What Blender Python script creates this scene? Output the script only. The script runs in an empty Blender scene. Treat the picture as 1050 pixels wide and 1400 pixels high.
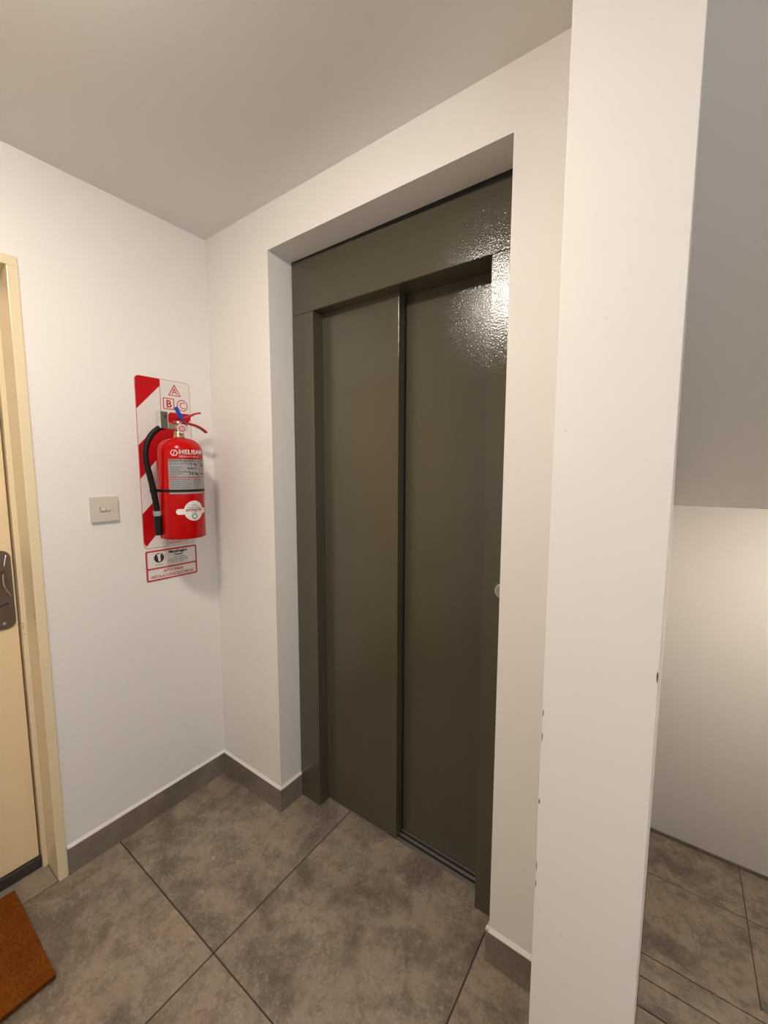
import bpy, bmesh, math, random
from mathutils import Vector, Matrix
random.seed(7)
PI = math.pi
C = bpy.context.scene.collection
S = bpy.context.scene

# ------------------------------------------------------------ camera
YAW, PITCH, ROLL, F = 0.6200, 0.1007, 0.0019, 559.05
CAM = Vector((1.5812, -0.9862, 1.3490))
fw = Vector((-math.sin(YAW)*math.cos(PITCH), math.cos(YAW)*math.cos(PITCH), -math.sin(PITCH)))
r0 = Vector((math.cos(YAW), math.sin(YAW), 0)); u0 = r0.cross(fw)
rt = r0*math.cos(ROLL) + u0*math.sin(ROLL); up = -r0*math.sin(ROLL) + u0*math.cos(ROLL)
cd = bpy.data.cameras.new('camera'); cam = bpy.data.objects.new('camera', cd); C.objects.link(cam)
M4 = Matrix((rt, up, -fw)).transposed().to_4x4(); M4.translation = CAM
cam.matrix_world = M4
cd.sensor_fit = 'VERTICAL'; cd.sensor_height = 36.0; cd.lens = 36.0*F/1400.0
cd.clip_start = 0.02; cd.clip_end = 50
S.camera = cam

# ------------------------------------------------------------ world, exposure, lamp settings
w = bpy.data.worlds.new('world'); S.world = w; w.use_nodes = True
w.node_tree.nodes['Background'].inputs[0].default_value = (0.90, 0.94, 1.0, 1)
w.node_tree.nodes['Background'].inputs[1].default_value = 3.2     # uniform fill light let in by the added side window
S.view_settings.view_transform = 'Standard'
S.view_settings.look = 'None'
S.view_settings.gamma = 1
S.view_settings.use_curve_mapping = False
S.view_settings.exposure = 0.0
LAMP_COL = (1.0, 0.91, 0.80)
LAMP_1, LAMP_1_E = (0.83, -0.90), 172.0      # ceiling lamp of the lobby
FILL_LAMP_2, FILL_LAMP_2_E = (2.20, -1.10), 9.0      # added unseen lamp over the head of the stairs, for fill light
FILL_LAMP_3, FILL_LAMP_3_E = (2.56, 1.56), 185.0      # added unseen lamp under the flight above, to light the landing
ADDED_WINDOW = (-2.05, -0.75, 0.85, 2.05)         # unseen window added in the side wall for fill light: y0, y1, z0, z1
pl_ = bpy.data.lights.new('added_window_portal', 'AREA'); pl_.shape = 'RECTANGLE'; pl_.size = ADDED_WINDOW[1]-ADDED_WINDOW[0]; pl_.size_y = ADDED_WINDOW[3]-ADDED_WINDOW[2]
pl_.cycles.is_portal = True
po_ = bpy.data.objects.new('added_window_portal', pl_); C.objects.link(po_)
po_.location = (2.80, (ADDED_WINDOW[0]+ADDED_WINDOW[1])/2, (ADDED_WINDOW[2]+ADDED_WINDOW[3])/2); po_.rotation_euler = (PI/2, 0, PI/2)

# ------------------------------------------------------------ materials
def mat(name, col, rough=0.5, metal=0.0, bump=None, spec=0.5, coat=0.0, var=None, emit=None):
    m = bpy.data.materials.new(name); m.use_nodes = True
    nt = m.node_tree; b = nt.nodes['Principled BSDF']
    b.inputs['Base Color'].default_value = (*col, 1)
    b.inputs['Roughness'].default_value = rough
    b.inputs['Metallic'].default_value = metal
    b.inputs['Specular IOR Level'].default_value = spec
    b.inputs['Coat Weight'].default_value = coat
    tc = nt.nodes.new('ShaderNodeTexCoord')
    if var:                                   # (scale, second colour)
        n = nt.nodes.new('ShaderNodeTexNoise'); n.inputs['Scale'].default_value = var[0]; n.inputs['Detail'].default_value = 4
        mx = nt.nodes.new('ShaderNodeMix'); mx.data_type = 'RGBA'
        mx.inputs[6].default_value = (*col, 1); mx.inputs[7].default_value = (*var[1], 1)
        nt.links.new(tc.outputs['Object'], n.inputs['Vector']); nt.links.new(n.outputs['Fac'], mx.inputs[0])
        nt.links.new(mx.outputs[2], b.inputs['Base Color'])
    if bump:                                  # list of (scale, strength, distance)
        prev = None
        for sc, st, di in bump:
            n = nt.nodes.new('ShaderNodeTexNoise'); n.inputs['Scale'].default_value = sc; n.inputs['Detail'].default_value = 2
            bp = nt.nodes.new('ShaderNodeBump'); bp.inputs['Strength'].default_value = st; bp.inputs['Distance'].default_value = di
            nt.links.new(tc.outputs['Object'], n.inputs['Vector']); nt.links.new(n.outputs['Fac'], bp.inputs['Height'])
            if prev: nt.links.new(prev.outputs[0], bp.inputs['Normal'])
            prev = bp
        nt.links.new(prev.outputs[0], b.inputs['Normal'])
    if emit:
        b.inputs['Emission Color'].default_value = (*LAMP_COL, 1); b.inputs['Emission Strength'].default_value = emit
    return m

def tile_mat(name, c1, c2, c3, rough=0.45):
    m = bpy.data.materials.new(name); m.use_nodes = True
    nt = m.node_tree; N = nt.nodes.new; L = nt.links.new; b = nt.nodes['Principled BSDF']
    tc = N('ShaderNodeTexCoord'); oi = N('ShaderNodeObjectInfo')
    mul = N('ShaderNodeMath'); mul.operation = 'MULTIPLY'; mul.inputs[1].default_value = 37.0
    L(oi.outputs['Random'], mul.inputs[0])
    add = N('ShaderNodeVectorMath'); add.operation = 'ADD'
    L(tc.outputs['Object'], add.inputs[0]); L(mul.outputs[0], add.inputs[1])
    def noise(sc, det, ro, dist=0.0):
        n = N('ShaderNodeTexNoise'); n.inputs['Scale'].default_value = sc; n.inputs['Detail'].default_value = det
        n.inputs['Roughness'].default_value = ro; n.inputs['Distortion'].default_value = dist
        L(add.outputs[0], n.inputs['Vector']); return n
    def ramp(n, a, z):
        r = N('ShaderNodeMapRange'); r.inputs[1].default_value = a; r.inputs[2].default_value = z; r.interpolation_type = 'SMOOTHSTEP'
        L(n.outputs['Fac'], r.inputs[0]); return r
    def mix(f, A, B):
        x = N('ShaderNodeMix'); x.data_type = 'RGBA'
        L(f, x.inputs[0])
        for i, v in ((6, A), (7, B)):
            if isinstance(v, tuple): x.inputs[i].default_value = (*v, 1)
            else: L(v, x.inputs[i])
        return x.outputs[2]
    big = ramp(noise(4.5, 8, 0.68, 0.35), 0.38, 0.60)
    med = ramp(noise(17, 10, 0.78, 0.25), 0.46, 0.60)
    fine = ramp(noise(110, 9, 0.85, 0.2), 0.50, 0.66)
    hue = ramp(noise(7.0, 4, 0.5, 0.3), 0.45, 0.65)
    veins = ramp(noise(26, 14, 0.92, 0.6), 0.53, 0.64)
    col = mix(big.outputs[0], c1, c2)
    col = mix(hue.outputs[0], col, tuple(v*k for v, k in zip(c2, (1.0, 0.94, 0.91))))
    mm = N('ShaderNodeMath'); mm.operation = 'MULTIPLY'; mm.inputs[1].default_value = 0.6; L(med.outputs[0], mm.inputs[0])
    col = mix(mm.outputs[0], col, c1)
    gate = ramp(noise(6.5, 5, 0.6, 0.2), 0.46, 0.62)
    gv = N('ShaderNodeMath'); gv.operation = 'MULTIPLY_ADD'; gv.inputs[1].default_value = 0.60; gv.inputs[2].default_value = 0.22; L(gate.outputs[0], gv.inputs[0])
    m2 = N('ShaderNodeMath'); m2.operation = 'MULTIPLY'; L(gv.outputs[0], m2.inputs[1]); L(veins.outputs[0], m2.inputs[0])
    pits = ramp(noise(38, 10, 0.85, 0.5), 0.60, 0.70)
    mp = N('ShaderNodeMath'); mp.operation = 'MULTIPLY'; mp.inputs[1].default_value = 0.45; L(pits.outputs[0], mp.inputs[0])
    col = mix(mp.outputs[0], col, tuple(v*.72 for v in c1))
    col = mix(m2.outputs[0], col, c3)
    m3 = N('ShaderNodeMath'); m3.operation = 'MULTIPLY'; m3.inputs[1].default_value = 0.38; L(fine.outputs[0], m3.inputs[0])
    col = mix(m3.outputs[0], col, c3)
    L(col, b.inputs['Base Color'])
    b.inputs['Roughness'].default_value = rough
    bp = N('ShaderNodeBump'); bp.inputs['Strength'].default_value = 0.15; bp.inputs['Distance'].default_value = 0.002
    L(fine.outputs[0], bp.inputs['Height']); L(bp.outputs[0], b.inputs['Normal'])
    return m

WALL = mat('wall_paint', (0.80, 0.768, 0.728), 0.55, bump=[(3.0, 0.10, 0.02), (90, 0.10, 0.002)], spec=0.3)
CEIL = mat('ceiling_paint', (0.78, 0.75, 0.715), 0.45, bump=[(3.0, 0.08, 0.02)], spec=0.35)
STAIRWALL = WALL
TILE = tile_mat('stone_look_tile', (0.130, 0.101, 0.074), (0.305, 0.250, 0.188), (0.56, 0.49, 0.40))
SKIRT = tile_mat('skirting_tile', (0.165, 0.133, 0.104), (0.225, 0.185, 0.148), (0.26, 0.215, 0.17), 0.5)
SILLSTONE = tile_mat('threshold_tile', (0.235, 0.195, 0.145), (0.30, 0.25, 0.185), (0.38, 0.32, 0.25))
GROUT = mat('dark_grout', (0.062, 0.048, 0.036), 0.9)
STEEL = mat('olive_grey_enamel', (0.078, 0.067, 0.043), 0.10, bump=[(270, 1.0, 0.00060)], spec=0.62)
DARK = mat('black_gap', (0.01, 0.009, 0.008), 0.8)
SILL = mat('worn_aluminium', (0.30, 0.27, 0.24), 0.45, 0.7, bump=[(120, 0.2, 0.001)])
BEAD = mat('white_bead', (0.74, 0.70, 0.65), 0.5)
RED = mat('sign_red', (0.48, 0.002, 0.006), 0.45, spec=0.25)
DRED = mat('sign_outline_red', (0.50, 0.02, 0.03), 0.4)
WHITE = mat('sign_white', (0.74, 0.70, 0.66), 0.35)
CYLRED = mat('extinguisher_red', (0.47, 0.0010, 0.0015), 0.18, spec=0.28)
HANDRED = mat('handle_red', (0.42, 0.003, 0.008), 0.35, spec=.3)
BLACK = mat('black_rubber', (0.006, 0.005, 0.005), 0.5, spec=.25)
INK = mat('black_ink', (0.02, 0.018, 0.02), 0.5)
CHROME = mat('chrome', (0.75, 0.73, 0.70), 0.22, 1.0)
BRASS = mat('pale_brass', (0.62, 0.52, 0.34), 0.3, 0.85)
GREYLABEL = mat('grey_label', (0.31, 0.30, 0.29), 0.45)
DIAL = mat('dial_face', (0.50, 0.40, 0.38), 0.5)
BLUE = mat('blue_plastic', (0.008, 0.07, 0.46), 0.35)
BLUEGREY = mat('blue_grey_ink', (0.16, 0.20, 0.34), 0.5)
SWITCH = mat('cream_plastic', (0.62, 0.56, 0.47), 0.35)
SWITCH2 = mat('cream_plastic_key', (0.64, 0.58, 0.49), 0.3)
CREAM = mat('cream_enamel', (0.82, 0.64, 0.39), 0.28, bump=[(60, 0.06, 0.002)])
CREAMF = mat('cream_enamel_frame', (0.78, 0.65, 0.43), 0.30, bump=[(60, 0.06, 0.002)])
BRONZE = mat('bronzed_steel', (0.20, 0.155, 0.12), 0.35, 0.85, bump=[(200, 0.1, 0.001)])
SEAL = mat('door_seal', (0.035, 0.030, 0.026), 0.5)
COIR = mat('coir', (0.24, 0.075, 0.008), 0.95, var=(14, (0.135, 0.030, 0.003)), spec=0.1)
COIR2 = mat('coir_fibre', (0.30, 0.098, 0.007), 0.95, var=(130, (0.045, 0.010, 0.001)), spec=0.1)
CHIP_GAP = mat('bare_render_and_gap_shade', (0.10, 0.085, 0.07), 0.9)  # bare render of the chips, also the painted shade behind the switch keys
SMUDGE = mat('smudge', (0.66, 0.60, 0.535), 0.7)
BUTTON = mat('button_steel', (0.42, 0.38, 0.34), 0.35, 0.8)
LAMPBASE = mat('lamp_base', (0.8, 0.8, 0.8), 0.4)

# ------------------------------------------------------------ helpers
def link(name, bm, m, parent=None, smooth=False):
    me = bpy.data.meshes.new(name); bm.normal_update(); bm.to_mesh(me); bm.free()
    if smooth:
        for p in me.polygons: p.use_smooth = True
    o = bpy.data.objects.new(name, me); C.objects.link(o)
    for mm in (m if isinstance(m, (list, tuple)) else [m]): me.materials.append(mm)
    if parent:
        o.parent = parent; o.location = -Vector(parent.location) if not parent.parent else (0, 0, 0)
    return o
def box(bm, x0, x1, y0, y1, z0, z1, bev=0.0):
    vs = [bm.verts.new(p) for p in ((x0,y0,z0),(x1,y0,z0),(x1,y1,z0),(x0,y1,z0),(x0,y0,z1),(x1,y0,z1),(x1,y1,z1),(x0,y1,z1))]
    fs = [bm.faces.new([vs[i] for i in q]) for q in ((0,3,2,1),(4,5,6,7),(0,1,5,4),(1,2,6,5),(2,3,7,6),(3,0,4,7))]
    if bev:
        es = list({e for f in fs for e in f.edges})
        bmesh.ops.bevel(bm, geom=es, offset=bev, segments=2, profile=0.6, affect='EDGES')
def B(*a, bev=0.0):
    bm = bmesh.new(); box(bm, *a, bev=bev); return bm
def thing(name, label, cat, loc, group=None):
    o = bpy.data.objects.new(name, None); C.objects.link(o); o.location = loc
    o['label'] = label; o['category'] = cat
    if group: o['group'] = group
    return o
def struct(name, bm, m):
    o = link(name, bm, m); o['kind'] = 'structure'; return o
def prism(bm, pts, f, a, b):
    """pts 2-D outline, f(u,v,w)->3-D, extruded from w=a to w=b"""
    A = [bm.verts.new(f(u, v, a)) for u, v in pts]; Z = [bm.verts.new(f(u, v, b)) for u, v in pts]
    bm.faces.new(A[::-1]); bm.faces.new(Z); n = len(pts)
    for i in range(n): bm.faces.new((A[i], A[(i+1) % n], Z[(i+1) % n], Z[i]))
def wallA(y0, z0):                       # sheet on the left wall: u to the right (+y), v up, w off the wall
    return lambda u, v, w_: (w_, y0+u, z0+v)
def rrect(x0, y0, x1, y1, r, n=5):
    out = []
    for cx, cy, a in ((x1-r, y1-r, 0), (x0+r, y1-r, 90), (x0+r, y0+r, 180), (x1-r, y0+r, 270)):
        for k in range(n+1):
            t = math.radians(a+90*k/n); out.append((cx+r*math.cos(t), cy+r*math.sin(t)))
    return out
def ringprism(bm, outer, inner, f, a, b):
    n = len(outer); V = [[bm.verts.new(f(*p, w_)) for p in q] for w_ in (a, b) for q in (outer, inner)]
    for i in range(n):
        j = (i+1) % n
        bm.faces.new((V[2][i], V[2][j], V[3][j], V[3][i])); bm.faces.new((V[0][i], V[0][j], V[2][j], V[2][i]))
        bm.faces.new((V[3][i], V[3][j], V[1][j], V[1][i]))
def circ(cx, cy, r, n=28):
    return [(cx+r*math.cos(2*PI*k/n), cy+r*math.sin(2*PI*k/n)) for k in range(n)]
def text(name, s, size, f, m, parent, align='LEFT', bold=0.0, sx=1.0, lo=0.0, hi=0.0003):
    """f(u,v,w)->3-D; u,v text plane"""
    cu = bpy.data.curves.new(name, 'FONT'); cu.body = s; cu.size = size; cu.align_x = align
    cu.offset = bold; cu.resolution_u = 3
    t = bpy.data.objects.new(name+'_tmp', cu); C.objects.link(t)
    me = bpy.data.meshes.new_from_object(t.evaluated_get(bpy.context.evaluated_depsgraph_get()))
    bpy.data.objects.remove(t); bpy.data.curves.remove(cu)
    bm = bmesh.new(); bm.from_mesh(me); bpy.data.meshes.remove(me)
    bmesh.ops.remove_doubles(bm, verts=bm.verts, dist=1e-6)
    r = bmesh.ops.extrude_face_region(bm, geom=bm.faces[:])
    top = {v for v in r['geom'] if isinstance(v, bmesh.types.BMVert)}
    for v in bm.verts:
        v.co = Vector(f(v.co.x*sx, v.co.y, hi if v in top else lo))
    bmesh.ops.recalc_face_normals(bm, faces=bm.faces)
    return link(name, bm, m, parent)
def tube(bm, pts, rad, n=12, cap=True):
    P = [Vector(p) for p in pts]; rs = rad if isinstance(rad, (list, tuple)) else [rad]*len(P); rings = []
    ref = Vector((0.3, 0.2, 1)).normalized()
    for i, p in enumerate(P):
        d = (P[min(i+1, len(P)-1)]-P[max(i-1, 0)]).normalized()
        a = d.cross(ref)
        if a.length < 0.1: a = d.cross(Vector((1, 0, 0)))
        a.normalize(); b = d.cross(a)
        rings.append([bm.verts.new(p+rs[i]*(a*math.cos(2*PI*k/n)+b*math.sin(2*PI*k/n))) for k in range(n)])
    for A, Z in zip(rings, rings[1:]):
        for k in range(n): bm.faces.new((A[k], A[(k+1) % n], Z[(k+1) % n], Z[k]))
    if cap: bm.faces.new(rings[0][::-1]); bm.faces.new(rings[-1])
def spline(pts, n=8):
    P = [Vector(p) for p in pts]; P = [2*P[0]-P[1]]+P+[2*P[-1]-P[-2]]; out = []
    for i in range(1, len(P)-2):
        for k in range(n):
            t = k/n; a, b, c, d = P[i-1:i+3]
            out.append(0.5*((2*b)+(c-a)*t+(2*a-5*b+4*c-d)*t*t+(3*b-a-3*c+d)*t**3))
    return out+[P[-2]]
def lathe(bm, prof, c, n=48):
    rings = [[bm.verts.new((c[0]+r*math.cos(2*PI*k/n), c[1]+r*math.sin(2*PI*k/n), z)) for k in range(n)] for r, z in prof]
    for A, Z in zip(rings, rings[1:]):
        for k in range(n): bm.faces.new((A[k], A[(k+1) % n], Z[(k+1) % n], Z[k]))
    bm.faces.new(rings[0][::-1]); bm.faces.new(rings[-1])
def disc_y(bm, c, r, d, n=32, bev=0.0):   # short cylinder whose axis is -y (faces the lobby)
    prof = [(r, 0), (r, d-bev), (r-bev, d)]
    rings = [[bm.verts.new((c[0]+q*math.cos(2*PI*k/n), c[1]-t, c[2]+q*math.sin(2*PI*k/n))) for k in range(n)] for q, t in prof]
    for A, Z in zip(rings, rings[1:]):
        for k in range(n): bm.faces.new((A[k], Z[k], Z[(k+1) % n], A[(k+1) % n]))
    bm.faces.new(rings[-1]); bm.faces.new(rings[0][::-1])

# ------------------------------------------------------------ dimensions
H = 2.257
XL, XR, ZT, DEP = 0.378, 1.2353, 2.1093, 0.1065      # lift recess
SX0, SX1, SY = 1.396, 1.576, -0.20                   # wall between lobby and stairs, its end at y = SY
XE, YB = 2.75, -2.30                                 # far side and back of the lobby
DY0, DY1, DZ = -0.590, -1.530, 1.955                 # doorway in the left wall
YF, ZL = 2.335, -1.225                               # far wall and landing of the stairs
T = 0.008; ZBB = 0.093

# ------------------------------------------------------------ room shell
bm = bmesh.new()
box(bm, -0.25, 0, DY0, 0.30, 0, H)
box(bm, -0.25, 0, DY1, DY0, DZ, H)
box(bm, -0.25, 0, YB, DY1, 0, H)
wall_left = struct('wall_left', bm, WALL)
bm = bmesh.new()
box(bm, 0, XL, 0, 0.30, 0, H); box(bm, XR, SX0, 0, 0.30, 0, H); box(bm, XL, XR, 0, 0.30, ZT, H)
wall_back = struct('wall_back', bm, WALL)
bm = bmesh.new(); box(bm, SX0, SX1, SY, YF, ZL-0.1, 2.75, bev=0.0012); box(bm, SX0, SX1, -0.45, SY-.001, ZL-0.1, -0.141); box(bm, SX0, XE, -0.45, -0.36, ZL-0.1, -0.141)
wall_right = struct('wall_right', bm, WALL)
wall_stair = struct('wall_far', B(SX1, XE+0.2, YF, YF+0.15, ZL-0.1, 2.75), STAIRWALL)
bm = bmesh.new()
wy0, wy1, wz0, wz1 = ADDED_WINDOW
box(bm, XE, XE+0.15, YB, wy0, ZL-0.1, 2.75); box(bm, XE, XE+0.15, wy1, YF, ZL-0.1, 2.75)
box(bm, XE, XE+0.15, wy0, wy1, ZL-0.1, wz0); box(bm, XE, XE+0.15, wy0, wy1, wz1, 2.75)
struct('wall_side', bm, WALL)
bm = bmesh.new()
for a, b_, c, d in ((wy0, wy0+.05, wz0, wz1), (wy1-.05, wy1, wz0, wz1), (wy0+.05, wy1-.05, wz0, wz0+.05), (wy0+.05, wy1-.05, wz1-.05, wz1), ((wy0+wy1)/2-.025, (wy0+wy1)/2+.025, wz0+.05, wz1-.05)):
    box(bm, XE+.09, XE+.13, a, b_, c, d, bev=.003)
struct('added_window_1', bm, BEAD)  # frame of the unseen window that is added for fill light
struct('wall_front', B(-0.25, XE+0.15, YB-0.15, YB, -0.1, H), WALL)
bm = bmesh.new(); box(bm, -0.25, SX0, YB, 0.30, H, H+0.15); box(bm, SX0, XE, YB, SY, H, H+0.15); box(bm, SX1, XE, SY, 0.0, H, H+0.15)
struct('ceiling', bm, CEIL)
# underside of the flight above, coming down towards the far wall
SOFY, SOFZ = 1.35, 1.190
bm = bmesh.new()
prism(bm, [(0.0, H), (SOFY, SOFZ), (YF, SOFZ), (YF, SOFZ+0.2), (SOFY+0.1, SOFZ+0.2), (0.25, H+0.2), (0.0, H+0.2)], lambda u, v, w_: (w_, u, v), SX1, XE)
bmesh.ops.recalc_face_normals(bm, faces=bm.faces)
struct('ceiling_stair', bm, CEIL)
# chips and scuffs of the wall end
def chip(pts, f, t=0.0006):
    bm = bmesh.new(); prism(bm, pts, f, 0, t); bmesh.ops.recalc_face_normals(bm, faces=bm.faces); return bm
def blob(cx, cz, w_, h, n=9):
    return [(cx+w_*random.uniform(.6, 1.1)*math.cos(2*PI*k/n), cz+h*random.uniform(.7, 1.1)*math.sin(2*PI*k/n)) for k in range(n)]
fr = lambda u, v, w_: (u, SY-w_, v)
for cx, cz, a, b_ in ((SX0+.0022, .885, .0010, .008), (SX0+.0022, .835, .0009, .013), (SX0+.0022, .70, .0014, .006), (SX0+.0022, .56, .0008, .012),
                      (SX0+.0022, .52, .0009, .010), (SX1-.0014, 1.010, .0014, .011)):
    link('paint_chip', chip(blob(cx, cz, a, b_), fr), CHIP_GAP, wall_right)
for cx, cz, a, b_ in ((SX0+.055, .44, .006, .0012), (SX0+.02, 1.42, .004, .0015), (SX0+.075, 1.60, .0015, .0015)):
    link('scuff', chip(blob(cx, cz, a, b_), fr, .0002), SMUDGE, wall_right)

# ------------------------------------------------------------ floor with its tiles
bm = bmesh.new()
box(bm, -0.25, XE, YB, -0.33, -0.14, -0.0022); box(bm, -0.25, SX0, -0.33, 0.30, -0.14, -0.0022); box(bm, SX0, SX1, -0.33, SY, -0.14, -0.0022)
floor = struct('floor', bm, GROUT)
G = 0.0022; JY0_ = -0.6175
def floor_tile(x0, x1, y0, y1, m=TILE, z=0.0, parent=None, name='tile'):
    b_ = B(x0+G, x1-G, y0+G, y1-G, z-0.009, z, bev=0.0006)
    return link(name, b_, m, parent or floor)
XS = [0.0, 0.602, 1.202, 1.802, 2.402, XE]; YS = [0.166, -0.434, -1.034, -1.634, -2.234, YB]
for i in range(5):
    for j in range(5):
        x0, x1, y1, y0 = XS[i], XS[i+1], YS[j], YS[j+1]
        if j == 0:
            if i > 2: continue
            if i == 2:                              # runs round the wall end and up to the stair edge
                bm = bmesh.new(); e = .0006
                prism(bm, [(x0+G, y0+G), (x1-G, y0+G), (x1-G, -.33), (SX1, -.33), (SX1, SY-e), (SX0-e, SY-e), (SX0-e, -e), (XR-e, -e), (XR-e, y1-G), (x0+G, y1-G)], lambda u, v, w_: (u, v, w_), -0.009, 0.0)
                bmesh.ops.recalc_face_normals(bm, faces=bm.faces); link('tile', bm, TILE, floor); continue
        if y1-y0 < .02: continue
        if j == 0 and i == 0:                       # cut round the wall corner
            bm = bmesh.new()
            prism(bm, [(x0+G, y0+G), (x1-G, y0+G), (x1-G, y1-G), (XL+.002, y1-G), (XL+.002, 0), (x0+G, 0)], lambda u, v, w_: (u, v, w_), -0.009, 0.0)
            bmesh.ops.recalc_face_normals(bm, faces=bm.faces); link('tile', bm, TILE, floor); continue
        floor_tile(x0, x1, y0, y1)
floor_tile(1.802, 2.402, -0.434, -0.33); floor_tile(2.402, XE, -0.434, -0.33)
link('threshold_tile', B(-0.25, -G, DY1+.028, JY0_, -0.009, 0.0, bev=.0006), SILLSTONE, floor)

# ------------------------------------------------------------ skirting
def skirt(name, rects, beads, lab=None):
    bm = bmesh.new()
    for r in rects: box(bm, *r, bev=0.0008)
    o = struct(name, bm, SKIRT)
    bm = bmesh.new()
    for b_ in beads:
        (ax, ay), (bx, by), (nx, ny) = b_          # along the wall face a->b, n = out of the wall
        q = [(0, ZBB), (T, ZBB), (T, ZBB+0.0025), (0.0, ZBB+0.0105)]
        A = [bm.verts.new((ax+nx*u + (0 if nx else 0), ay+ny*u, v)) for u, v in q]
        Z = [bm.verts.new((bx+nx*u, by+ny*u, v)) for u, v in q]
        bm.faces.new(A[::-1]); bm.faces.new(Z)
        for i in range(4): bm.faces.new((A[i], A[(i+1) % 4], Z[(i+1) % 4], Z[i]))
    bmesh.ops.recalc_face_normals(bm, faces=bm.faces)
    link('white_bead', bm, BEAD, o); return o
skirt('baseboard_left', [(0, T, DY0+.003, -T, 0, ZBB)], [((0, DY0+.003), (0, 0), (1, 0))])
skirt('baseboard_back', [(0, XL+T, -T, 0, 0, ZBB), (XL, XL+T, 0, DEP-.001, 0, ZBB)],
      [((0, 0), (XL+T, 0), (0, -1)), ((XL, -T), (XL, DEP-.001), (1, 0))])
skirt('baseboard_right', [(XR-T, SX0, -T, 0, 0, ZBB), (XR-T, XR, 0, DEP-.001, 0, ZBB)],
      [((XR-T, 0), (SX0, 0), (0, -1)), ((XR, -T), (XR, DEP-.001), (-1, 0))])
bm = B(SX1, XE, YF-0.010, YF, ZL, ZL+0.022, bev=.001); struct('baseboard_far', bm, SKIRT)

# ------------------------------------------------------------ stairs going down behind the wall
st = thing('staircase', 'stone-look tiled stairs going down to a landing behind the white wall end, at the lower right', 'stairs', (2.1, 1.0, ZL)); st['kind'] = 'structure'
RISE, GO, Y0 = 0.175, 0.27, -0.33
for k in range(1, 7):
    y0, y1, z = Y0+GO*(k-1), Y0+GO*k, -RISE*k
    step = link('step', B(SX1, XE, y0, y1-0.006, ZL-.09, z-.010), GROUT, st)
    for xa, xb in ((SX1, 2.063), (2.063, XE)):
        link('tread_tile', B(xa+.001, xb-.001, y0+.001, y1-.046, z-.010, z, bev=.0012), TILE, step)
        link('nosing_tile', B(xa+.001, xb-.001, y1-.042, y1+.004, z-.012, z+.0006, bev=.003), TILE, step)
    link('riser_tile', B(SX1+.001, XE-.001, y1-.006, y1, z-RISE+.001, z-.0125), TILE, step)
link('riser_tile', B(SX1+.001, XE-.001, Y0-.0, Y0+.0008, -RISE+.001, -.02), TILE, st)
link('side_tile', B(SX1+.0002, SX1+.0009, -.3285, SY, -RISE+.0005, -.0005), TILE, st)
link('landing', B(SX1, XE, Y0+GO*6, YF, ZL-.12, ZL-.002), GROUT, st)
LX = [SX1, 2.063, 2.663, XE]; LY = [Y0+GO*6, 1.955, YF]
for i in range(3):
    for j in range(2): floor_tile(LX[i], LX[i+1], LY[j], LY[j+1], TILE, ZL, st, 'landing_tile')

# ------------------------------------------------------------ lift door
ev = thing('elevator_door', 'dark olive-grey steel lift door of two sliding leaves set in the white wall recess', 'elevator', (0.807, 0.15, 0))
HB = 1.918; JL, JR = 0.487, 1.149
bm = bmesh.new()
prism(bm, [(XL+.0015, HB), (XR-.0015, HB), (XR-.0015, ZT-.021), (XL+.0015, ZT-.006)], lambda u, v, w_: (u, w_, v), DEP, .24)
bmesh.ops.recalc_face_normals(bm, faces=bm.faces)
bmesh.ops.bevel(bm, geom=bm.edges[:], offset=.0012, segments=2, affect='EDGES')
link('header', bm, STEEL, ev)
link('jamb', B(XL+.0015, JL, DEP, 0.24, 0.001, HB-.0012, bev=.0012), STEEL, ev)
link('jamb', B(JR, XR-.0015, DEP, 0.24, 0.001, HB-.0012, bev=.0012), STEEL, ev)
link('head_gap_shade', B(XL+.0015, XR-.0015, DEP+.002, 0.20, ZT-.030, ZT-.0002), DARK, ev)  # dark strip above the header, the gap's shade put into its colour
def leaf(x0, x1, yf, z0):
    p = link('door_panel', B(x0, x1, yf, yf+.036, z0, HB+.03, bev=.0016), STEEL, ev)
    return p
leaf(JL-.012, 0.823, 0.156, 0.010)
leaf(0.775, JR+.03, 0.203, 0.010)
link('leaf_gap_fill', B(0.800, 0.8225, 0.1925, 0.2025, 0.012, HB+.02), DARK, ev)  # black strip filling the gap between the two leaves
sl = link('sill', B(JL, JR, 0.1575, 0.245, -0.0015, 0.0035, bev=.0008), SILL, ev)
link('track_groove', B(JL+.002, JR-.002, 0.172, 0.180, 0.0036, 0.0042), DARK, sl)
link('track_groove', B(JL+.002, JR-.002, 0.192, 0.2, 0.0036, 0.0042), DARK, sl)
bm = bmesh.new(); disc_y(bm, (1.206, DEP-.0002, 1.017), 0.0215, 0.006, bev=.0015)
cb = link('call_button', bm, CHROME, ev, False)
bm = bmesh.new(); disc_y(bm, (1.206, DEP-.0064, 1.017), 0.0165, 0.002, bev=.001)
link('button_face', bm, BUTTON, cb)

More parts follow.
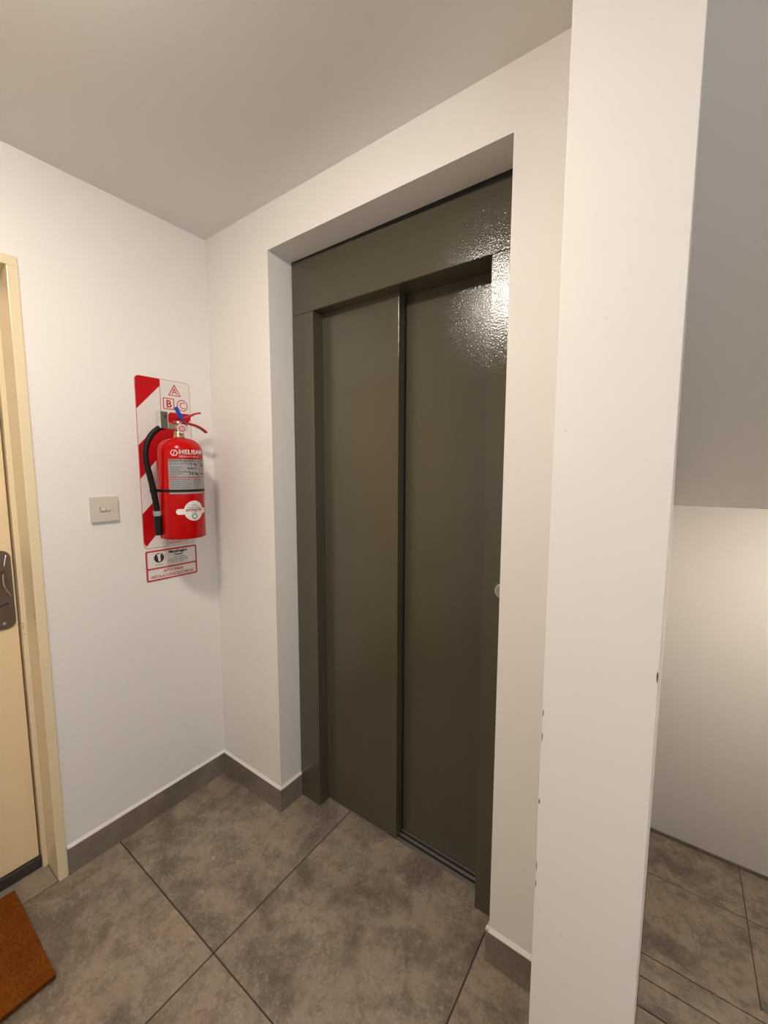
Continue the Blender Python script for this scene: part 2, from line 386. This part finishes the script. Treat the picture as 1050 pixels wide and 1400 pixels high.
# ------------------------------------------------------------ cream door at the left edge
door = thing('door_1', 'cream enamelled flat door in a metal frame at the left edge', 'door', (-0.1, -1.06, 0)); door['kind'] = 'structure'
bm = bmesh.new()
JY0, JY1 = -0.617, -1.503
def frame_side(bm, ya, yb, s):       # s=+1: right-hand jamb (seen), -1 the other
    ys = lambda a, b_: (min(a, b_), max(a, b_))
    box(bm, -0.25, 0.008, *ys(ya, yb), 0.0008, DZ-.0292, bev=.0022)
    box(bm, -0.25, -0.095, *ys(yb, yb-s*0.013), 0.0008, DZ-.0292, bev=.0010)
frame_side(bm, DY0+.0005-.001, JY0, 1)
link('door_frame', bm, CREAMF, door)
bm = bmesh.new(); frame_side(bm, DY1+.0005, JY1, -1); link('door_frame', bm, CREAMF, door)
bm = bmesh.new()
box(bm, -0.25, 0.008, DY1+.0005, DY0-.0005, DZ-.029, DZ-.001, bev=.0022); box(bm, -0.25, -0.095, JY1, JY0, DZ-.040, DZ-.029, bev=.001)
link('frame_head', bm, CREAMF, door)
lf = link('door_leaf', B(-0.158, -0.112, JY1+.016, -0.6345, 0.042, DZ-.044, bev=.002), CREAM, door)
link('rebate', B(-0.25, -0.165, JY1, JY0, 0.0008, DZ-.03), DARK, door)
link('door_seal', B(-0.150, -0.1035, JY1+.014, -0.631, 0.0015, 0.040, bev=.006), SEAL, door)
fp = lambda u, v, w_: (-0.112+w_, -0.668+u, 0.975+v)
bm = bmesh.new(); prism(bm, rrect(-.0285, -.125, .0285, .125, .024, 7), fp, 0, .004)
bmesh.ops.recalc_face_normals(bm, faces=bm.faces); pl = link('handle_plate', bm, BRONZE, lf)
bm = bmesh.new()
LV = spline([(-.084, -.668, 1.045), (-.070, -.669, 1.045), (-.058, -.676, 1.044), (-.055, -.70, 1.043), (-.056, -.745, 1.040), (-.062, -.775, 1.036)], 6)
tube(bm, [(-.108, -.668, 1.045), (-.084, -.668, 1.045)], .011, 16)
tube(bm, LV, [.009+.002*math.sin(i*PI/(len(LV)-1)) for i in range(len(LV))], 14)
link('lever', bm, BRONZE, pl, True)
# curved raised lip of the plate
bm = bmesh.new()
arc = spline([(-.107, -.650, 1.085), (-.1035, -.656, 1.06), (-.103, -.662, 1.02), (-.1035, -.660, .985), (-.107, -.646, .952)], 8)
tube(bm, arc, .0022, 8); link('raised_lip', bm, CHROME, pl, True)
bm = bmesh.new(); prism(bm, [(-.012, -.052), (.014, -.046), (.016, -.042), (.010, -.042), (-.002, -.046), (-.012, -.046)], fp, .0041, .0046)
bmesh.ops.recalc_face_normals(bm, faces=bm.faces); link('keyhole', bm, DARK, pl)
bm = bmesh.new(); prism(bm, circ(0, -.105, .0045, 16), fp, .0041, .0052); link('screw', bm, CHROME, pl)
for yy, zz in ((-.6172, .905), (-.6172, .895), (-.6172, .875), (-.6172, .78)):
    bm = bmesh.new(); prism(bm, blob(0.0, 0, .0016, .0022, 7), lambda u, v, w_, yy=yy, zz=zz: (-.004+u, yy-w_, zz+v), 0, .0004)
    link('paint_chip', bm, CHIP_GAP, door)
for zz in (.86, .852, .846, .825):
    bm = bmesh.new(); prism(bm, blob(0, 0, .0016, .0022, 7), lambda u, v, w_, zz=zz: (-.0948+w_, -.6275+u, zz+v), 0, .0004)
    link('paint_chip', bm, CHIP_GAP, door)

# ------------------------------------------------------------ doormat
mt = thing('doormat', 'brown coir doormat lying before the cream door', 'doormat', (0.12, -1.04, 0))
MX0, MX1, MY0, MY1 = -0.065, 0.312, -1.37, -0.712
link('mat_base', B(MX0, MX1, MY0, MY1, 0.0008, 0.013, bev=.002), COIR, mt)
bm = bmesh.new()
for i in range(16000):
    x = random.uniform(MX0+.001, MX1-.001); y = random.uniform(MY0+.001, MY1-.001)
    if i % 5 == 0: x = MX1-.001+random.gauss(0, .0012)+.0022*math.sin(y*95)*math.sin(y*41+1)
    elif i % 9 == 0: y = MY1-.001-abs(random.gauss(0, .002))
    h = random.uniform(.004, .0075); a = random.uniform(0, 2*PI); t = random.uniform(0, .008)
    r = random.uniform(.0008, .0017); z0 = 0.011
    if i % 5 == 0 or i % 9 == 0: z0 = random.uniform(.003, .011); h *= .5; t = random.uniform(.002, .008)
    if x > MX1-.004: t *= 1.0; a = random.uniform(-1.2, 1.2)
    tip = bm.verts.new((x+t*math.cos(a), y+t*math.sin(a), z0+h))
    b3 = [bm.verts.new((x+r*math.cos(a+q), y+r*math.sin(a+q), z0)) for q in (0, 2.1, 4.2)]
    for q in range(3): bm.faces.new((b3[q], b3[(q+1) % 3], tip))
pile = link('coir_pile', bm, COIR2, mt); pile['kind'] = 'stuff'

# ------------------------------------------------------------ light switch
sw = thing('light_switch', 'small square cream light switch with a centre rocker on the left wall', 'switch', (0, -0.412, 1.218))
fs = wallA(-0.4125, 1.2175)
bm = bmesh.new(); prism(bm, rrect(-.0415, -.0415, .0415, .0415, .003, 3), fs, .0002, .0095)
bmesh.ops.recalc_face_normals(bm, faces=bm.faces); link('plate', bm, SWITCH, sw)
bm = bmesh.new(); ringprism(bm, rrect(-.017, -.0062, .017, .0095, .001, 2), rrect(-.0158, -.005, .0158, .0083, .001, 2), fs, .0096, .0104); link('insert_rim', bm, SWITCH2, sw)
link('key_gap_shade', B(.0096, .0098, -.4125-.0160, -.4125+.0160, 1.2175-.0058, 1.2175+.0090), CHIP_GAP, sw)  # dark sheet behind the keys, shade of the gaps painted for contrast
for a, b_, t in ((-.0140, -.0008, .0150), (.0008, .0145, .0138)):
    bm = bmesh.new(); prism(bm, [(a, -.0045), (b_, -.0045), (b_, .0078), (a, .0078)], fs, .0096, t); rk = link('rocker', bm, SWITCH2, sw)

# ------------------------------------------------------------ sign board behind the extinguisher
SY0, SZ0 = -0.292, 1.686; SW_, SH_ = 0.201, 0.628
sg = thing('extinguisher_sign', 'tall white board with red diagonal stripes and A, B, C symbols behind the extinguisher', 'sign', (0, -0.192, 1.06))
fg = wallA(SY0, SZ0)     # u right from left edge, v up (negative down)
bm = bmesh.new(); prism(bm, rrect(0, -SH_, SW_, 0, .016, 6), fg, .0001, .0014); bmesh.ops.recalc_face_normals(bm, faces=bm.faces)
link('board', bm, DRED, sg)
bm = bmesh.new(); prism(bm, rrect(.0014, -SH_+.0014, SW_-.0014, -.0014, .0148, 6), fg, .0015, .0019); bmesh.ops.recalc_face_normals(bm, faces=bm.faces)
link('white_face', bm, WHITE, sg)
def redpoly(pts, nm='red_stripe', m=RED, a=.0020, b_=.0023):
    bm = bmesh.new(); prism(bm, pts, fg, a, b_); bmesh.ops.recalc_face_normals(bm, faces=bm.faces); return link(nm, bm, m, sg)
redpoly([(.0014, -.118), (.0014, -.013), (.004, -.006), (.013, -.0014), (.086, -.0014), (.086, -.026)])
redpoly([(.0014, -.247), (.121, -.118), (.1996, -.118), (.1996, -.140), (.0014, -.368)])
redpoly([(.0014, -.497), (.1996, -.290), (.1996, -.405), (.010, -.618), (.004, -.612), (.0014, -.602)])
redpoly([(.086, -.002), (.0875, -.002), (.0875, -.1175), (.086, -.1175)], 'rule', DRED)
redpoly([(.086, -.585), (.0875, -.585), (.0875, -.6266), (.086, -.6266)], 'rule', DRED)
redpoly([(.086, -.585), (.1996, -.585), (.1996, -.5865), (.086, -.5865)], 'rule', DRED)
def ring_poly(o_, i_, nm='symbol'):
    bm = bmesh.new(); ringprism(bm, o_, i_, fg, .0020, .0023); bmesh.ops.recalc_face_normals(bm, faces=bm.faces); link(nm, bm, DRED, sg)
ring_poly([(.141, -.012), (.166, -.0555), (.116, -.0555)], [(.141, -.0190), (.1605, -.0525), (.1215, -.0525)])
ring_poly([(.096, -.066), (.138, -.066), (.138, -.108), (.096, -.108)], [(.0992, -.0692), (.1348, -.0692), (.1348, -.1048), (.0992, -.1048)])
ring_poly(circ(.169, -.088, .0215), circ(.169, -.088, .0183))
ft = lambda u0, v0: (lambda u, v, w_: fg(u0+u, v0+v, .0020+w_))
text('letter', 'A', .034, ft(.141, -.0500), DRED, sg, 'CENTER', sx=1.0)
text('letter', 'B', .038, ft(.117, -.1000), DRED, sg, 'CENTER', bold=.0008)
text('letter', 'C', .035, ft(.169, -.1000), DRED, sg, 'CENTER')
text('lettering', 'PUESTO DE', .0135, ft(.0925, -.6065), DRED, sg, sx=.86)
text('lettering', 'INCENDIO Nº', .0135, ft(.0925, -.6205), DRED, sg, sx=.86)

s2 = thing('rating_sign', 'small red-framed white notice below the striped board', 'sign', (0, -0.192, 0.93))
fb = wallA(-0.2885, 1.049)
def sp(pts, nm, m, a, b_):
    bm = bmesh.new(); prism(bm, pts, fb, a, b_); bmesh.ops.recalc_face_normals(bm, faces=bm.faces); return link(nm, bm, m, s2)
sp(rrect(0, -.117, .197, 0, .006), 'board', DRED, .0001, .0012)
sp(rrect(.0060, -.0665, .1910, -.0060, .004), 'white_face', WHITE, .0013, .0016)
sp(rrect(.0060, -.1110, .1910, -.0725, .004), 'white_face', WHITE, .0013, .0016)
sp(circ(.048, -.030, .0185), 'black_disc', INK, .0017, .0019)
sp([(.041, -.016), (.052, -.0135), (.056, -.017), (.0555, -.020), (.052, -.019), (.0535, -.043), (.0455, -.0445), (.0425, -.021), (.040, -.022)], 'icon', WHITE, .0020, .0022)
f2 = lambda u0, v0: (lambda u, v, w_: fb(u0+u, v0+v, .0017+w_))
text('lettering', 'Matafuegos', .0150, f2(.121, -.0185), INK, s2, 'CENTER', bold=.0005, sx=1.05)
text('lettering', 'Tassoni', .0115, f2(.122, -.0300), INK, s2, 'CENTER', bold=.0003)
for k, (a, b_) in enumerate(((.124, .046), (.122, .058), (.120, .076), (.118, .064))):
    text('fine_print', ['Ventas - Recargas', 'Instalaciones contra incendio', 'Rivadavia 4250  Tel 4650 1200', 'Zona Oeste Bs As'][k], .0062, f2(a, -.0385-.0068*k), INK, s2, 'CENTER')
text('fine_print', 'MATAFUEGO', .0052, f2(.048, -.0585), INK, s2, 'CENTER')
text('lettering', 'APTO PARA', .0160, f2(.1000, -.0890), DRED, s2, 'CENTER', bold=.0003, sx=.92)
text('lettering', 'INSTALACIONES ELECTRICAS', .0155, f2(.0985, -.1065), DRED, s2, 'CENTER', bold=.0003, sx=.80)

# ------------------------------------------------------------ fire extinguisher
CX, CY, R = 0.100, -0.194, 0.0765
ex = thing('fire_extinguisher', 'red dry-powder fire extinguisher with black hose hanging on the striped board', 'extinguisher', (CX, CY, 1.10))
prof = [(R-.006, 1.1035), (R-.001, 1.105), (R, 1.108), (R, 1.413)]
for k in range(1, 10):
    t = k/9*PI/2; prof.append((.022+(R-.022)*math.cos(t), 1.413+.052*math.sin(t)))
prof.append((.0185, 1.468))
bm = bmesh.new(); lathe(bm, prof, (CX, CY), 64); cy = link('cylinder', bm, CYLRED, ex, True)
try:
    cy.data.shade_auto_smooth()
except Exception: pass
bm = bmesh.new(); box(bm, .0024, CX-R+.010, CY-.016, CY+.016, 1.36, 1.40, bev=.001); box(bm, .0024, .0045, CY-.02, CY+.02, 1.33, 1.43)
link('wall_bracket', bm, BLACK, ex)
def fc(phi0, z0, off=.0004):               # sheet bent round the cylinder; phi0 in degrees
    return lambda u, v, w_: (CX+(R+off+w_)*math.cos(math.radians(phi0)+u/R), CY+(R+off+w_)*math.sin(math.radians(phi0)+u/R), z0+v)
def patch(nm, m, a0, a1, z0, z1, off=.0003, th=.0003):
    bm = bmesh.new(); n = max(2, int(abs(a1-a0)/4)); g = fc(0, 0, off); rows = []
    for k in range(n+1):
        u = math.radians(a0+(a1-a0)*k/n)*R
        rows.append([bm.verts.new(g(u, z, w_)) for z, w_ in ((z0, 0), (z1, 0), (z1, th), (z0, th))])
    for A, Z in zip(rows, rows[1:]):
        for i in range(4): bm.faces.new((A[i], A[(i+1) % 4], Z[(i+1) % 4], Z[i]))
    bm.faces.new(rows[0]); bm.faces.new(rows[-1][::-1]); bmesh.ops.recalc_face_normals(bm, faces=bm.faces)
    return link(nm, bm, m, ex)
A0, A1 = -58, 58
patch('label_heading', INK, A0, A1, 1.3805, 1.3890)
patch('label', GREYLABEL, A0, A1, 1.3255, 1.3800)
patch('label', GREYLABEL, A0, A1, 1.2660, 1.3225)
for a in (22, ): patch('label_rule', DRED, a, a+.9, 1.326, 1.3795, .0007, .0002)
patch('label_rule', DRED, 2, 2.9, 1.267, 1.322, .0007, .0002)
W0 = .0007
text('lettering', 'MELISAM', .0215, fc(-31, 1.4055, .0003), WHITE, ex, bold=.0006, sx=1.08)
text('lettering', 'I N D U S T R I A L', .0078, fc(-30, 1.3945, .0003), WHITE, ex, sx=1.15)
text('lettering', 'EXTINTOR DE POLVO QUIMICO SECO', .0078, fc(A0+1, 1.3822, W0), WHITE, ex, sx=1.03)
hexo = [(.0125*math.cos(PI/3*k), .0115*math.sin(PI/3*k)) for k in range(6)]; hexi = [(a*.80, b_*.80) for a, b_ in hexo]
bm = bmesh.new(); ringprism(bm, hexo, hexi, fc(-42, 1.4095, .0003), 0, .0003); prism(bm, [(-.004, -.007), (-.0022, -.007), (.004, .007), (.0022, .007)], fc(-42, 1.4095, .0003), 0, .0003)
bmesh.ops.recalc_face_normals(bm, faces=bm.faces); link('emblem', bm, WHITE, ex)
rows = [(A0+4, 1.3705, 'FECHA DE RECARGA', .0068), (A0+4, 1.3565, 'CAPACIDAD', .0068), (A0+4, 1.3490, 'NOMINAL', .0068),
        (A0+4, 1.3415, 'PRESION DE SERVICIO', .0066), (A0+4, 1.3345, 'A TEMP. 20 C', .0062), (A0+4, 1.3285, 'IRAM 3523', .0048),
        (28, 1.3705, 'AGENTE', .0062), (28, 1.3635, 'POLVO', .0055), (28, 1.335, 'MESES', .0062)]
for a, z, s, q in rows: text('fine_print', s, q, fc(a, z, W0), INK, ex, sx=1.05)
text('handwriting', '5 kg', .0120, fc(-4, 1.3685, W0), INK, ex, bold=.0002, sx=1.2)
text('handwriting', 'A-B-C /', .0110, fc(-12, 1.3525, W0), INK, ex, bold=.0002, sx=1.1)
text('handwriting', '14 kg', .0145, fc(-9, 1.3335, W0), INK, ex, bold=.0004, sx=1.2)
for k in range(7): text('fine_print', ['Retire el precinto y el seguro. Dirija', 'la boquilla a la base del fuego y', 'accione la palanca. Mantener en lugar', 'visible y accesible. Controlar la', 'presion en forma periodica. Recargar', 'despues de cada uso aunque este', 'haya sido parcial. No exponer al sol.'][k], .0046, fc(A0+3, 1.3155-.0072*k, W0), INK, ex, sx=.97)
for k in range(7): text('fine_print', ['INDUSTRIA', 'ARGENTINA', 'Origen local', 'Serie B', 'Lote 204', 'Carga N2', 'Control'][k], .0050, fc(6, 1.3150-.0070*k, W0), INK, ex)
# round white service tag with a tongue
def patch_poly(nm, pts, phi, z, m, off, th=.0003):
    """outline fan, subdivided radially so it follows the curve"""
    bm = bmesh.new(); g = fc(phi, z, off); cx = sum(p[0] for p in pts)/len(pts); cyy = sum(p[1] for p in pts)/len(pts)
    prev = None; c0 = bm.verts.new(g(cx, cyy, th))
    for t in (.33, .66, 1.0):
        ring = [bm.verts.new(g(cx+(a-cx)*t, cyy+(b_-cyy)*t, th)) for a, b_ in pts]
        n = len(ring)
        for i in range(n):
            if prev: bm.faces.new((prev[i], prev[(i+1) % n], ring[(i+1) % n], ring[i]))
            else: bm.faces.new((c0, ring[i], ring[(i+1) % n]))
        prev = ring
    low = [bm.verts.new(g(a, b_, 0)) for a, b_ in pts]
    for i in range(len(low)): bm.faces.new((prev[i], prev[(i+1) % len(low)], low[(i+1) % len(low)], low[i]))
    bmesh.ops.recalc_face_normals(bm, faces=bm.faces); return link(nm, bm, m, ex)
PH, PZ = 2, 1.205
patch_poly('service_tag', circ(0, 0, .0360, 40), PH, PZ, WHITE, .0003)
patch_poly('tag_tongue', rrect(-.061, -.010, -.030, .010, .0095, 6), PH, PZ-.002, WHITE, .00025)
patch_poly('tag_tongue', rrect(.030, -.010, .055, .010, .0095, 6), PH, PZ-.002, WHITE, .00025)
patch_poly('seal_mark', circ(0, 0, .0105, 24), PH, PZ-.020, BLUEGREY, .0007)
patch_poly('seal_centre', circ(0, 0, .0062, 20), PH, PZ-.020, WHITE, .0011)
text('lettering', 'EXTINTOR', .0105, fc(PH, PZ-.001, .0007), RED, ex, 'CENTER', bold=.0004, sx=1.15)
text('fine_print', 'Recarga y control', .0062, fc(PH, PZ+.0095, .0007), INK, ex, 'CENTER')
text('fine_print', 'servicio', .0062, fc(PH, PZ+.0185, .0007), INK, ex, 'CENTER')
text('fine_print', 'Nº 2 0 4', .0055, fc(PH, PZ-.0080, .0007), BLUEGREY, ex, 'CENTER')
text('fine_print', 'HA', .0070, fc(PH, PZ-.0045, .0007), INK, ex, sx=1).data
# neck, valve, gauge, levers
bm = bmesh.new(); lathe(bm, [(.019, 1.466), (.019, 1.472), (.0165, 1.474), (.0165, 1.486), (.013, 1.490), (.013, 1.512), (.0155, 1.514), (.0155, 1.524), (.009, 1.528)], (CX, CY), 28)
vb = link('valve', bm, BRASS, ex, True)
bm = bmesh.new(); box(bm, CX-.012, CX+.012, CY-.046, CY+.028, 1.494, 1.516, bev=.003); link('valve_block', bm, BRASS, vb)
bm = bmesh.new(); box(bm, CX-.014, CX+.018, -.268, -.238, 1.494, 1.553, bev=.003); ho = link('hose_fitting', bm, CHROME, ex)
bm = bmesh.new(); box(bm, CX+.0183, CX+.0195, -.252, -.246, 1.532, 1.540); link('fitting_hole', bm, DARK, ho)
# gauge faces the camera side (out from the wall and a little to the left)
gd = Vector((0.90, -0.42, 0)).normalized(); gs = Vector((-gd.y, gd.x, 0)); gc = Vector((CX+.010, CY+.006, 1.497))
fgz = lambda u, v, w_: tuple(gc+gs*u+Vector((0, 0, v))+gd*w_)
bm = bmesh.new(); prism(bm, circ(0, 0, .0160), fgz, .0, .018); bmesh.ops.recalc_face_normals(bm, faces=bm.faces); gg = link('pressure_gauge', bm, BUTTON, ex)
bm = bmesh.new(); prism(bm, circ(0, 0, .0118), fgz, .0181, .0186); link('dial', bm, DIAL, gg)
bm = bmesh.new(); ringprism(bm, circ(0, 0, .0110)[:], circ(0, 0, .0080)[:], fgz, .0187, .0190); prism(bm, [(-.001, -.002), (.001, -.002), (.0045, .008), (.003, .009)], fgz, .0187, .0191); link('dial_marks', bm, RED, gg)
def bar(nm, pts, ws, th, m):
    """flat strip lying across x, following pts in (y,z)"""
    bm = bmesh.new(); P = spline([(CX, a, b_) for a, b_ in pts], 6); n = len(P); rows = []
    for i, p in enumerate(P):
        f_ = i/(n-1)*(len(ws)-1); k = min(int(f_), len(ws)-2); w_ = ws[k]+(ws[k+1]-ws[k])*(f_-k)
        d = (P[min(i+1, n-1)]-P[max(i-1, 0)]).normalized(); nn = Vector((0, -d.z, d.y))
        rows.append([bm.verts.new(p+Vector((s*w_, 0, 0))+nn*t) for s, t in ((-1, 0), (1, 0), (1, th), (-1, th))])
    for A, Z in zip(rows, rows[1:]):
        for i in range(4): bm.faces.new((A[i], A[(i+1) % 4], Z[(i+1) % 4], Z[i]))
    bm.faces.new(rows[0][::-1]); bm.faces.new(rows[-1]); bmesh.ops.recalc_face_normals(bm, faces=bm.faces)
    bmesh.ops.bevel(bm, geom=[e for e in bm.edges if len(e.link_faces) == 2 and e.calc_face_angle(0) > .8], offset=.0012, segments=1, affect='EDGES')
    return link(nm, bm, m, ex)
bar('upper_lever', [(-.238, 1.527), (-.205, 1.533), (-.175, 1.532), (-.150, 1.545), (-.128, 1.556), (-.108, 1.561)], [.011, .012, .011, .008, .007], .006, HANDRED)
bar('lower_handle', [(-.222, 1.511), (-.190, 1.515), (-.160, 1.517), (-.130, 1.512), (-.105, 1.502), (-.088, 1.490)], [.012, .012, .011, .009, .008], .006, HANDRED)
bm = bmesh.new(); tube(bm, [(CX+.013, -.186, 1.505), (CX+.016, -.188, 1.535)], .0018, 8); link('safety_pin', bm, HANDRED, ex)
# blue tag hanging from the pin, leaning
bm = bmesh.new()
q = [(-.196, 1.5785), (-.186, 1.583), (-.164, 1.548), (-.170, 1.540), (-.178, 1.541)]
A = [bm.verts.new((CX+.020, a-.023, b_-.009)) for a, b_ in q]; Z = [bm.verts.new((CX+.0235, a-.023, b_-.009)) for a, b_ in q]
bm.faces.new(A); bm.faces.new(Z)
for i in range(5): bm.faces.new((A[i], A[(i+1) % 5], Z[(i+1) % 5], Z[i]))
bmesh.ops.recalc_face_normals(bm, faces=bm.faces); link('seal_tag', bm, BLUE, ex)
bm = bmesh.new(); tube(bm, spline([(CX+.022, -.198, 1.535), (CX+.020, -.186, 1.528), (CX+.016, -.172, 1.515), (CX+.014, -.186, 1.508)], 6), .0012, 6); link('seal_wire', bm, BLUE, ex)
# hose
bm = bmesh.new()
hp = spline([(CX+.002, -.252, 1.499), (CX+.001, -.266, 1.494), (CX, -.292, 1.468), (CX-.002, -.309, 1.430), (CX-.003, -.312, 1.385), (CX-.004, -.301, 1.330), (CX-.005, -.2925, 1.285), (CX-.006, -.285, 1.235), (CX-.006, -.281, 1.190)], 8)
tube(bm, hp, .0098, 14); hs = link('hose', bm, BLACK, ex, True)
bm = bmesh.new(); tube(bm, [(CX-.006, -.2812, 1.200), (CX-.006, -.2805, 1.192), (CX-.006, -.2785, 1.125), (CX-.006, -.2785, 1.120)], [.0112, .0130, .0138, .0125], 18); link('nozzle', bm, BLACK, hs)
bm = bmesh.new(); tube(bm, [(CX-.006, -.2818, 1.206), (CX-.006, -.2812, 1.189)], .0134, 18); link('white_sleeve', bm, GREYLABEL, hs)
# strap round cylinder and hose
bm = bmesh.new()
def loop(off):
    pts = []
    for k in range(0, 37):
        a = math.radians(-100+k*(200+70)/36); pts.append((CX+(R+off)*math.cos(a), CY+(R+off)*math.sin(a)))
    hx, hy = CX-.005, -.291
    for k in range(8):
        a = math.radians(170+k*(95)/7); pts.append((hx+(.0105+off)*math.cos(a), hy+(.0105+off)*math.sin(a)))
    return pts
lo_ = loop(.0012); li = loop(.0002)
ringprism(bm, lo_, li, lambda u, v, w_: (u, v, 1.277+w_), -.0045, .0045)
bmesh.ops.recalc_face_normals(bm, faces=bm.faces); link('strap', bm, BLACK, ex)

# ------------------------------------------------------------ ceiling lamps
def lamp(x, y, e, lab, H=H, s=1.0, n=''):
    t = thing('ceiling_lamp', lab, 'lamp', (x, y, H))
    bm = bmesh.new(); lathe(bm, [(.135*s, H-.022), (.14*s, H-.018), (.14*s, H-.0005)], (x, y), 40); link('lamp_base', bm, LAMPBASE, t)
    m = mat('lamp_glow', (0.9, 0.88, 0.85), 0.5, emit=e)
    prof_ = [(.130*s*math.cos(a), H-.022-.050*s*math.sin(a)) for a in [k*PI/2/8 for k in range(8)]]+[(.002, H-.022-.050*s)]
    bm = bmesh.new(); lathe(bm, prof_, (x, y), 40); bmesh.ops.recalc_face_normals(bm, faces=bm.faces); link('diffuser', bm, m, t, True)
lamp(*LAMP_1, LAMP_1_E, 'round ceiling lamp over the lobby in front of the lift', s=.76)
lamp(*FILL_LAMP_2, FILL_LAMP_2_E, 'added round ceiling lamp giving fill light over the head of the stairs')
lamp(*FILL_LAMP_3, FILL_LAMP_3_E, 'added round lamp under the upper flight to light the landing', SOFZ, .62)
